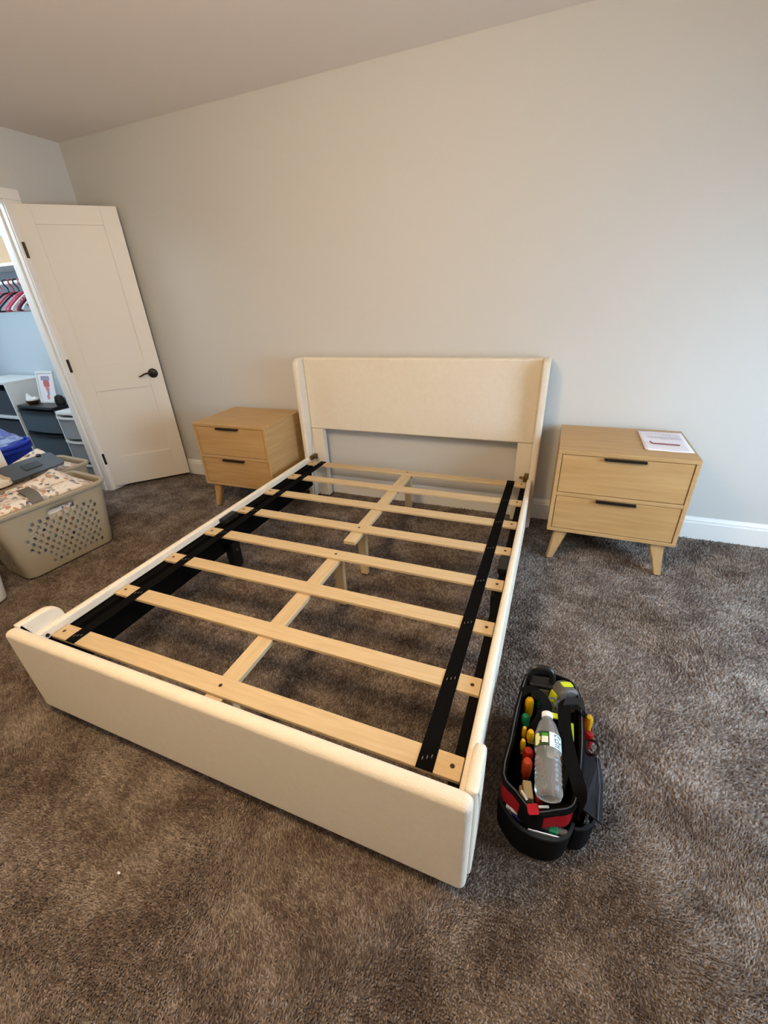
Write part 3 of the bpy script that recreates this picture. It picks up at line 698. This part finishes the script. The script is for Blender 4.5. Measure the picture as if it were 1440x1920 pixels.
def toolbag():
    t = thing('tool_bag', 'open black and red tool bag full of tools on the carpet', 'tool bag', (BX, BY, 0))
    b = B(); shell(b, [ringz(.0, .93), ringz(.003, .965), ringz(.02, .985), ringz(.118, .985), ringz(.118, .94), ringz(.02, .94), ringz(.014, .90)], True)
    bmesh.ops.contextual_create(b, geom=[v for v in b.verts if abs(v.co.z-.014) < 1e-5]); bmesh.ops.recalc_face_normals(b, faces=b.faces); obj('base_shell', b, 'bag_black', t)
    b = B(); shell(b, [ringz(.10, .97), ringz(.165, 1.005), ringz(.222, .995), ringz(.222, .955), ringz(.165, .945), ringz(.10, .925), ringz(.10, .97)]); bmesh.ops.recalc_face_normals(b, faces=b.faces)
    obj('side_wall', b, 'bag_red', t)
    b = B(); shell(b, [ringz(.205, .948), ringz(.10, .915), ringz(.02, .90), ringz(.02, .895), ringz(.10, .91), ringz(.205, .944), ringz(.205, .948)]); bmesh.ops.recalc_face_normals(b, faces=b.faces); obj('inner_lining', b, 'bag_inner', t)
    # black side cladding (long sides), leaving red at the nose corners and as a strip on the right
    for s in (-1, 1):
        b = B(); pts = [p for p in ringz(0, 1.0, n=6)]
        sel = [p for p in pts if p.x*s > .035 and -.125 < p.y < .19]
        sel.sort(key=lambda p: p.y)
        z0, z1 = (.1, .2) if s < 0 else (.1, .14)
        A = [[b.verts.new((p.x*k, p.y, z)) for p in sel] for z, k in ((z0, .99), (z1, 1.0), (z1, 1.03), (z0, 1.01))]
        for q in range(4):
            for j in range(len(sel)-1): b.faces.new((A[q][j], A[q][j+1], A[(q+1) % 4][j+1], A[(q+1) % 4][j]))
        bmesh.ops.recalc_face_normals(b, faces=b.faces); obj('side_pocket_panel', b, 'bag_black', t)
    # zipper rim
    b = B(); sweep(b, ringz(.226, .975), [(-.007, -.008), (.007, -.008), (.008, .003), (.003, .008), (-.003, .008), (-.008, .003)], closed=True); rm = obj('zipper_rim', b, 'bag_black', t)
    b = B(); sweep(b, ringz(.236, .975), flat(.003, .002), closed=True); obj('zipper_seam', b, 'seam', rm)
    b = B(); prism(b, rrect(-.014, .014, -.012, .012, .005), 'z', 0, .006, .002); z = obj('zipper_tab', b, 'bag_red', rm, Wp(.943, -2.014, .195)); z.rotation_euler = (.5, 0, .4)
    for x, y, a in ((.92, -1.992, -.9), (.968, -2.004, .35)):
        b = B(); box(b, -.013, .013, -.003, .003, 0, .004, .001); z = obj('zipper_pull', b, 'silver', rm, Wp(x, y, .202)); z.rotation_euler = (0, 0, a)
    # front pouch
    b = B(); P = [(.858, -1.95), (.863, -1.978), (.885, -2.005), (.915, -2.028), (.962, -2.037), (1.01, -2.028), (1.04, -2.004), (1.052, -1.972)]
    S = spline([Wp(*p) for p in P], 4)
    A = [[b.verts.new((p.x*k, p.y*k, z)) for p in S] for z, k in ((.0, .955), (.004, .975), (.06, 1.0), (.118, 1.0), (.118, .972), (.06, .97), (.012, .95))]
    for q in range(len(A)-1):
        for j in range(len(S)-1): b.faces.new((A[q][j], A[q][j+1], A[q+1][j+1], A[q+1][j]))
    bmesh.ops.recalc_face_normals(b, faces=b.faces); fp = obj('front_pouch', b, 'bag_black', t)
    b = B(); sweep(b, [Vector((p.x*.987, p.y*.987, .119)) for p in S], [(-.004, -.004), (.004, -.004), (.004, .003), (-.004, .003)]); obj('pouch_binding', b, 'bag_charcoal', fp)
    # side pouch (right) with its tall stiff outer flap
    b = B(); P = [(1.05, -1.79), (1.085, -1.79), (1.108, -1.82), (1.116, -1.885), (1.108, -1.935), (1.085, -1.968), (1.055, -1.98)]
    S = spline([Wp(*p) for p in P], 4)
    A = [[b.verts.new(((p.x)*k, p.y*k, z)) for p in S] for z, k in ((0, .97), (.006, .99), (.11, 1.0), (.11, .975), (.01, .965))]
    for q in range(len(A)-1):
        for j in range(len(S)-1): b.faces.new((A[q][j], A[q][j+1], A[q+1][j+1], A[q+1][j]))
    bmesh.ops.recalc_face_normals(b, faces=b.faces); sp = obj('side_pouch', b, 'bag_black', t)
    b = B(); sweep(b, [Vector((p.x*.988, p.y*.988, .111)) for p in S], [(-.003, -.003), (.003, -.003), (.003, .003), (-.003, .003)]); obj('pouch_binding', b, 'bag_charcoal', sp)
    b = B(); q = [Wp(1.078, -1.762, .150), Wp(1.118, -1.785, .150), Wp(1.128, -1.83, .128), Wp(1.114, -1.965, .150), Wp(1.066, -1.945, .155)]
    top = [b.verts.new(p) for p in q]; bot = [b.verts.new((p[0], p[1], p[2]-.006)) for p in q]
    b.faces.new(top); b.faces.new(bot[::-1])
    for j in range(5): b.faces.new((top[j], bot[j], bot[(j+1) % 5], top[(j+1) % 5]))
    bmesh.ops.recalc_face_normals(b, faces=b.faces); fl = obj('pouch_flap', b, 'bag_charcoal', t, smooth=False)
    b = B(); tube(b, [Wp(1.11, -1.785, .152), Wp(1.115, -1.86, .143), Wp(1.103, -1.96, .153)], .0015, 6); obj('flap_seam', b, 'seam', fl)
    b = B(); pts = [p for p in ringz(0, 1.0, n=6) if p.y < -.15 and -.045 < p.x < .022]; pts.sort(key=lambda p: p.x)
    A = [[b.verts.new((p.x*k, p.y*k, z)) for p in pts] for z, k in ((.08, 1.0), (.135, 1.022), (.176, 1.012), (.176, .99), (.08, .97))]
    for q in range(5):
        for j in range(len(pts)-1): b.faces.new((A[q][j], A[q][j+1], A[(q+1) % 5][j+1], A[(q+1) % 5][j]))
    bmesh.ops.recalc_face_normals(b, faces=b.faces); obj('nose_panel', b, 'bag_black', t)
    # web handles
    b = B(); sweep(b, spline([Wp(1.064, -1.70, .15), Wp(1.058, -1.71, .225), Wp(1.035, -1.715, .262), Wp(1.008, -1.728, .268), Wp(1.006, -1.78, .262), Wp(1.013, -1.84, .262), Wp(1.026, -1.90, .258), Wp(1.048, -1.955, .235), Wp(1.058, -1.96, .15)], 6), flat(.034, .004), up=(-.25, 0, 1)); obj('carry_handle', b, 'bag_black', t)
    b = B(); sweep(b, spline([Wp(.872, -1.70, .15), Wp(.884, -1.70, .23), Wp(.915, -1.70, .262), Wp(.957, -1.735, .258), Wp(.945, -1.775, .24), Wp(.925, -1.80, .2), Wp(.918, -1.81, .12)], 6), flat(.030, .004), up=(.25, 0, 1)); obj('carry_handle', b, 'bag_black', t)
    b = B(); prism(b, [Wp(1.0, -1.735)[:2], Wp(1.01, -1.70)[:2], Wp(1.055, -1.69)[:2], Wp(1.062, -1.74)[:2], Wp(1.04, -1.718)[:2]], 'z', .268, .272); obj('handle_wrap', b, 'bag_charcoal', t)
toolbag()

def screwdriver(label, x, y, ztop, m, tip=(0, 0), hl=.09, r=.014, name='screwdriver', cat='screwdriver', z0=.02):
    top = Vector((x, y, ztop)); bot = Vector((x+tip[0], y+tip[1], z0)); ax = (top-bot).normalized(); L = (top-bot).length
    t = thing(name, label, cat, bot, 0, 'hand tools in the bag'); q = ax.to_track_quat('Z', 'Y'); t.rotation_euler = q.to_euler()
    b = B(); lathe(b, [(0, L-hl), (r*.7, L-hl), (r*.62, L-hl+.012), (r*.95, L-hl*.7), (r, L-.03), (r*.95, L-.012), (r*.7, L-.003), (0, L)], 12); obj('grip', b, m, t)
    b = B(); lathe(b, [(0, 0), (.003, .001), (.003, L-hl+.002), (0, L-hl+.002)], 8); obj('shaft', b, 'steel', t)
screwdriver('yellow screwdriver handle nearest the back of the tool bag', .910, -1.712, .235, 'yellow', (.004, .004), .1, .0135)
screwdriver('green screwdriver handle beside the yellow one in the bag', .903, -1.767, .225, 'green', (.004, .0), .1, .0125)
screwdriver('thin yellow screwdriver handle left of the bottle neck', .904, -1.805, .22, 'yellow', (.004, .0), .07, .007)
screwdriver('short yellow handle just left of the bottle shoulder', .922, -1.813, .222, 'yellow', (.002, .008), .05, .011)
screwdriver('small yellow handle below the thin yellow screwdriver', .904, -1.84, .21, 'yellow', (.004, .0), .06, .008)
screwdriver('red screwdriver handle beside the bottle label', .921, -1.862, .205, 'tool_red', (.002, .005), .09, .0145)
screwdriver('orange screwdriver handle in front of the red one', .921, -1.898, .21, 'tool_orange', (.003, .01), .09, .0145)
screwdriver('teal green screwdriver tip standing at the back of the bag', .94, -1.683, .225, 'green', (.0, .006), .06, .007)
screwdriver('yellow screwdriver hanging outside the bag on its right', 1.083, -1.70, .215, 'yellow', (.002, .0), .1, .0125, z0=.03)
screwdriver('red screwdriver outside the bag beside the yellow one', 1.087, -1.733, .185, 'tool_red', (.003, -.005), .08, .0135, z0=.03)
screwdriver('orange handle tucked between the bottle and the right strap', .997, -1.868, .222, 'tool_orange', (.003, .01), .09, .012)
# snap hook outside
b = B(); tube(b, spline([(0, 0, 0), (.018, -.006, .01), (.026, -.03, .02), (.018, -.05, .015), (0, -.046, 0), (-.004, -.02, -.004)], 5, True), .004, 6, closed=True)
tag(obj('snap_hook', b, 'black_plastic', None, Wp(1.083+BX, -1.745+BY, .165)), 'black snap hook outside the bag by the red screwdriver', 'hook')
# tape measure
t = thing('tape_measure', 'grey and lime tape measure standing in the back of the tool bag', 'tape measure', (1.012, -1.655, .165), .35, 'hand tools in the bag')
t.rotation_euler = (-.25, .15, .45)
b = B(); prism(b, rrect(-.038, .038, 0, .085, (.012, .012, .036, .03), 7), 'y', -.03, .03, .011, 3); obj('case', b, 'tool_grey', t)
b = B(); prism(b, rrect(-.018, .018, -.012, .012, .005), 'z', .0835, .088, .002); obj('lime_button', b, 'lime', t)
b = B(); box(b, -.042, -.034, -.02, .02, .0, .06, .004); obj('lime_bumper', b, 'lime', t)
b = B(); box(b, -.05, .04, -.022, .022, -.15, .002, .006); obj('belt_clip', b, 'dark_rubber', t)
# black charger block
t = thing('battery_charger', 'black plastic battery charger standing at the back of the tool bag', 'charger', (.937, -1.63, .02), .12, 'hand tools in the bag')
b = B(); box(b, -.036, .036, -.022, .022, 0, .215, .008, 3); obj('housing', b, 'black_plastic', t)
b = B(); tube(b, spline([(-.034, .0, .2), (-.034, .005, .24), (-.02, .01, .258), (.02, .01, .258), (.034, .005, .24), (.034, 0, .2)], 5), .010, 8); obj('carry_loop', b, 'black_plastic', t)
b = B(); box(b, -.026, .026, -.0245, -.02, .15, .2, .002); obj('face_plate', b, 'tool_grey', t)
# key cable coil
b = B(); tube(b, spline([(.014*math.cos(k*.9)+.004*math.sin(k*2.1), .02*math.sin(k*.9), .003*k) for k in range(22)], 4), .003, 6)
tag(obj('cable_coil', b, 'lid_grey', None, (.978, -1.70, .18)), 'small dark grey cable coil between the charger and the tape measure', 'cable')
# lime-edged level
t = thing('torpedo_level', 'grey lime-edged level standing along the right inside of the bag', 'level', (1.028, -1.80, .03), 0, 'hand tools in the bag')
b = B(); prism(b, rrect(-.07, .05, 0, .20, .02), 'x', -.006, .006, .002); obj('level_body', b, 'tool_grey', t)
b = B(); sweep(b, spline([(0, .052, .12), (0, .048, .185), (0, .03, .202), (0, -.055, .202), (0, -.068, .19)], 5), flat(.014, .006)); obj('lime_edge', b, 'lime', t)
b = B(); box(b, -.018, .018, -.009, .009, 0, .006, .002); o = obj('lime_wedge', b, 'lime', None, (.985, -1.765, .25)); o.rotation_euler = (0, 0, .1); tag(o, 'small flat lime tool end right beside the bottle cap', 'tool')
t = thing('tool_block', 'beige wooden tool block beside the bottle base in the bag', 'tool block', (.93, -1.952, .02), .2)
b = B(); box(b, -.018, .018, -.028, .028, 0, .12, .006); obj('block', b, 'beige', t)
b = B(); box(b, -.012, .012, -.024, .024, .12, .15, .004); obj('block_top', b, 'beige', t)
# filler tools below the bottle
t = thing('pipe_wrench', 'dark red wrench lying low in the tool bag under the bottle', 'wrench', (.96, -1.85, .05), .1, 'hand tools in the bag')
b = B(); tube(b, spline([(0, -.12, 0), (.005, 0, .01), (0, .1, .02)], 5), .011, 8); obj('wrench_handle', b, 'tool_red', t)
b = B(); prism(b, [(-.02, .1), (.02, .1), (.028, .13), (.012, .15), (.008, .13), (-.008, .13), (-.016, .15), (-.028, .13)], 'z', .01, .03, .003); obj('wrench_jaw', b, 'steel', t)
# front pouch contents
b = B(); lathe(b, [(0, 0), (.011, 0), (.011, .012), (.013, .016), (.013, .075), (.008, .082), (0, .082)], 14, Matrix.Translation((.882, -1.982, .112)) @ Matrix.Rotation(PI/2, 4, 'Y') @ Matrix.Rotation(.25, 4, 'X'))
tag(obj('silver_tube', b, 'silver', None), 'silver tube lying in the left of the front pouch', 'tube')
b = B(); box(b, -.019, .019, -.005, .005, 0, .075, .002); o = obj('blue_packet', b, 'deep_blue', None, (.909, -1.996, .045)); o.rotation_euler = (.05, 0, -.55); tag(o, 'dark blue packet below the silver tube in the front pouch', 'packet')
b = B(); box(b, -.045, .045, -.0015, .0015, 0, .05, .001); o = obj('folded_paper', b, 'paper', None, (.985, -2.013, .07)); o.rotation_euler = (.12, 0, .1); tag(o, 'folded white paper along the front pouch edge', 'paper')
t = thing('utility_knife', 'dark utility knife with a green end lying in the front pouch', 'knife', (.978, -2.0, .113), .03)
b = B(); box(b, -.045, .035, -.011, .011, -.009, .009, .004); obj('knife_body', b, 'dark_rubber', t)
b = B(); box(b, .012, .036, -.0125, .0125, -.0095, .0105, .004); obj('green_end', b, 'green', t)
b = B(); lathe(b, [(0, 0), (.009, 0), (.009, .022), (0, .022)], 12, Matrix.Translation((.036, 0, 0)) @ Matrix.Rotation(PI/2, 4, 'Y')); obj('knife_cap', b, 'tool_grey', t)
b = B(); tube(b, [(1.078, -1.925, .02), (1.082, -1.90, .1)], .009, 8); tag(obj('brass_fitting', b, 'brass', None), 'brass fitting inside the dark side pouch of the tool bag', 'fitting')

# water bottle
def bottle():
    p0 = Vector((.973, -2.012, .258)); p1 = Vector((.957, -1.79, .285))
    ax = (p1-p0).normalized(); L = (p1-p0).length
    t = thing('water_bottle', 'clear water bottle with a green label lying across the tool bag', 'bottle', p0)
    q = ax.to_track_quat('Z', 'Y'); t.rotation_euler = q.to_euler()
    R = .0335; prof = [(0, .006), (.018, .004), (.022, 0), (.029, .003), (R, .014), (R*.99, .022)]
    for k in range(6):
        z = .026+k*.0122; prof += [(R*.995, z), (R*.945, z+.0045), (R*.945, z+.0085)]
    prof += [(R*.86, .103), (R*.93, .108), (R, .114), (R, .152), (R*.97, .157), (R*.92, .164), (R*.7, L-.035), (R*.46, L-.022), (.0125, L-.018), (.0125, L-.004), (0, L-.004)]
    b = B(); lathe(b, prof, 32); obj('bottle_body', b, 'bottle_plastic', t, angle=60)
    b = B(); lathe(b, [(0, L-.016), (.0145, L-.016), (.0148, L-.014), (.0148, L-.001), (.0135, L), (0, L)], 28); obj('bottle_cap', b, 'cap_white', t, angle=40)
    # label: grid of printed cells round the waist
    b = B(); n, m = 64, 14; z0, z1 = .113, .152; R2 = R+.0006
    V = [[b.verts.new((R2*math.cos(2*PI*i/n), R2*math.sin(2*PI*i/n), z0+(z1-z0)*j/m)) for i in range(n)] for j in range(m+1)]
    inv = q.to_matrix().inverted(); up = inv @ (Vector((.8552, -2.68, 1.3679))-(p0+p1)/2)
    a0 = math.atan2(up.y, up.x); rt = inv @ Vector((1, 0, 0)); sgn = 1 if math.sin(math.atan2(rt.y, rt.x)-a0) > 0 else -1
    glyph = ["11101110101", "10001010101", "11101110111", "10000010101", "11100110101"]
    for j in range(m):
        for i in range(n):
            f = b.faces.new((V[j][i], V[j][(i+1) % n], V[j+1][(i+1) % n], V[j+1][i]))
            d = ((2*PI*(i+.5)/n-a0+PI) % (2*PI)-PI)*sgn; v = (j+.5)/m; mi = 0
            if d > .12: mi = 3
            if .52 < d < 1.2:
                gx = int((d-.52)/.68*5); gy = int((1-v)*13)-1
                if 0 <= gx < 5 and 0 <= gy < 11 and glyph[gx][gy] == '1': mi = 4
            if -.48 < d < .02 and .2 < v < .62: mi = 3
            if -.48 < d < .02 and .62 <= v < .85: mi = 1
            if -1.15 < d < -.56 and ((d+.9)/.32)**2+((v-.5)/.44)**2 < 1: mi = 2
            f.material_index = mi
    obj('bottle_label', b, ['label_dgreen', 'label_green', 'label_cream', 'label_white', 'label_teal'], t)
bottle()

# a speck of lint on the carpet
b = B(); lathe(b, [(0, 0), (.0035, .0005), (.004, .002), (.0022, .004), (0, .0045)], 9, Matrix.Diagonal((1.3, .8, 1, 1)))
tag(obj('lint_speck', b, 'cap_white', None, (-.082, -2.456, -.002)), 'tiny white lint speck on the carpet before the footboard', 'lint')
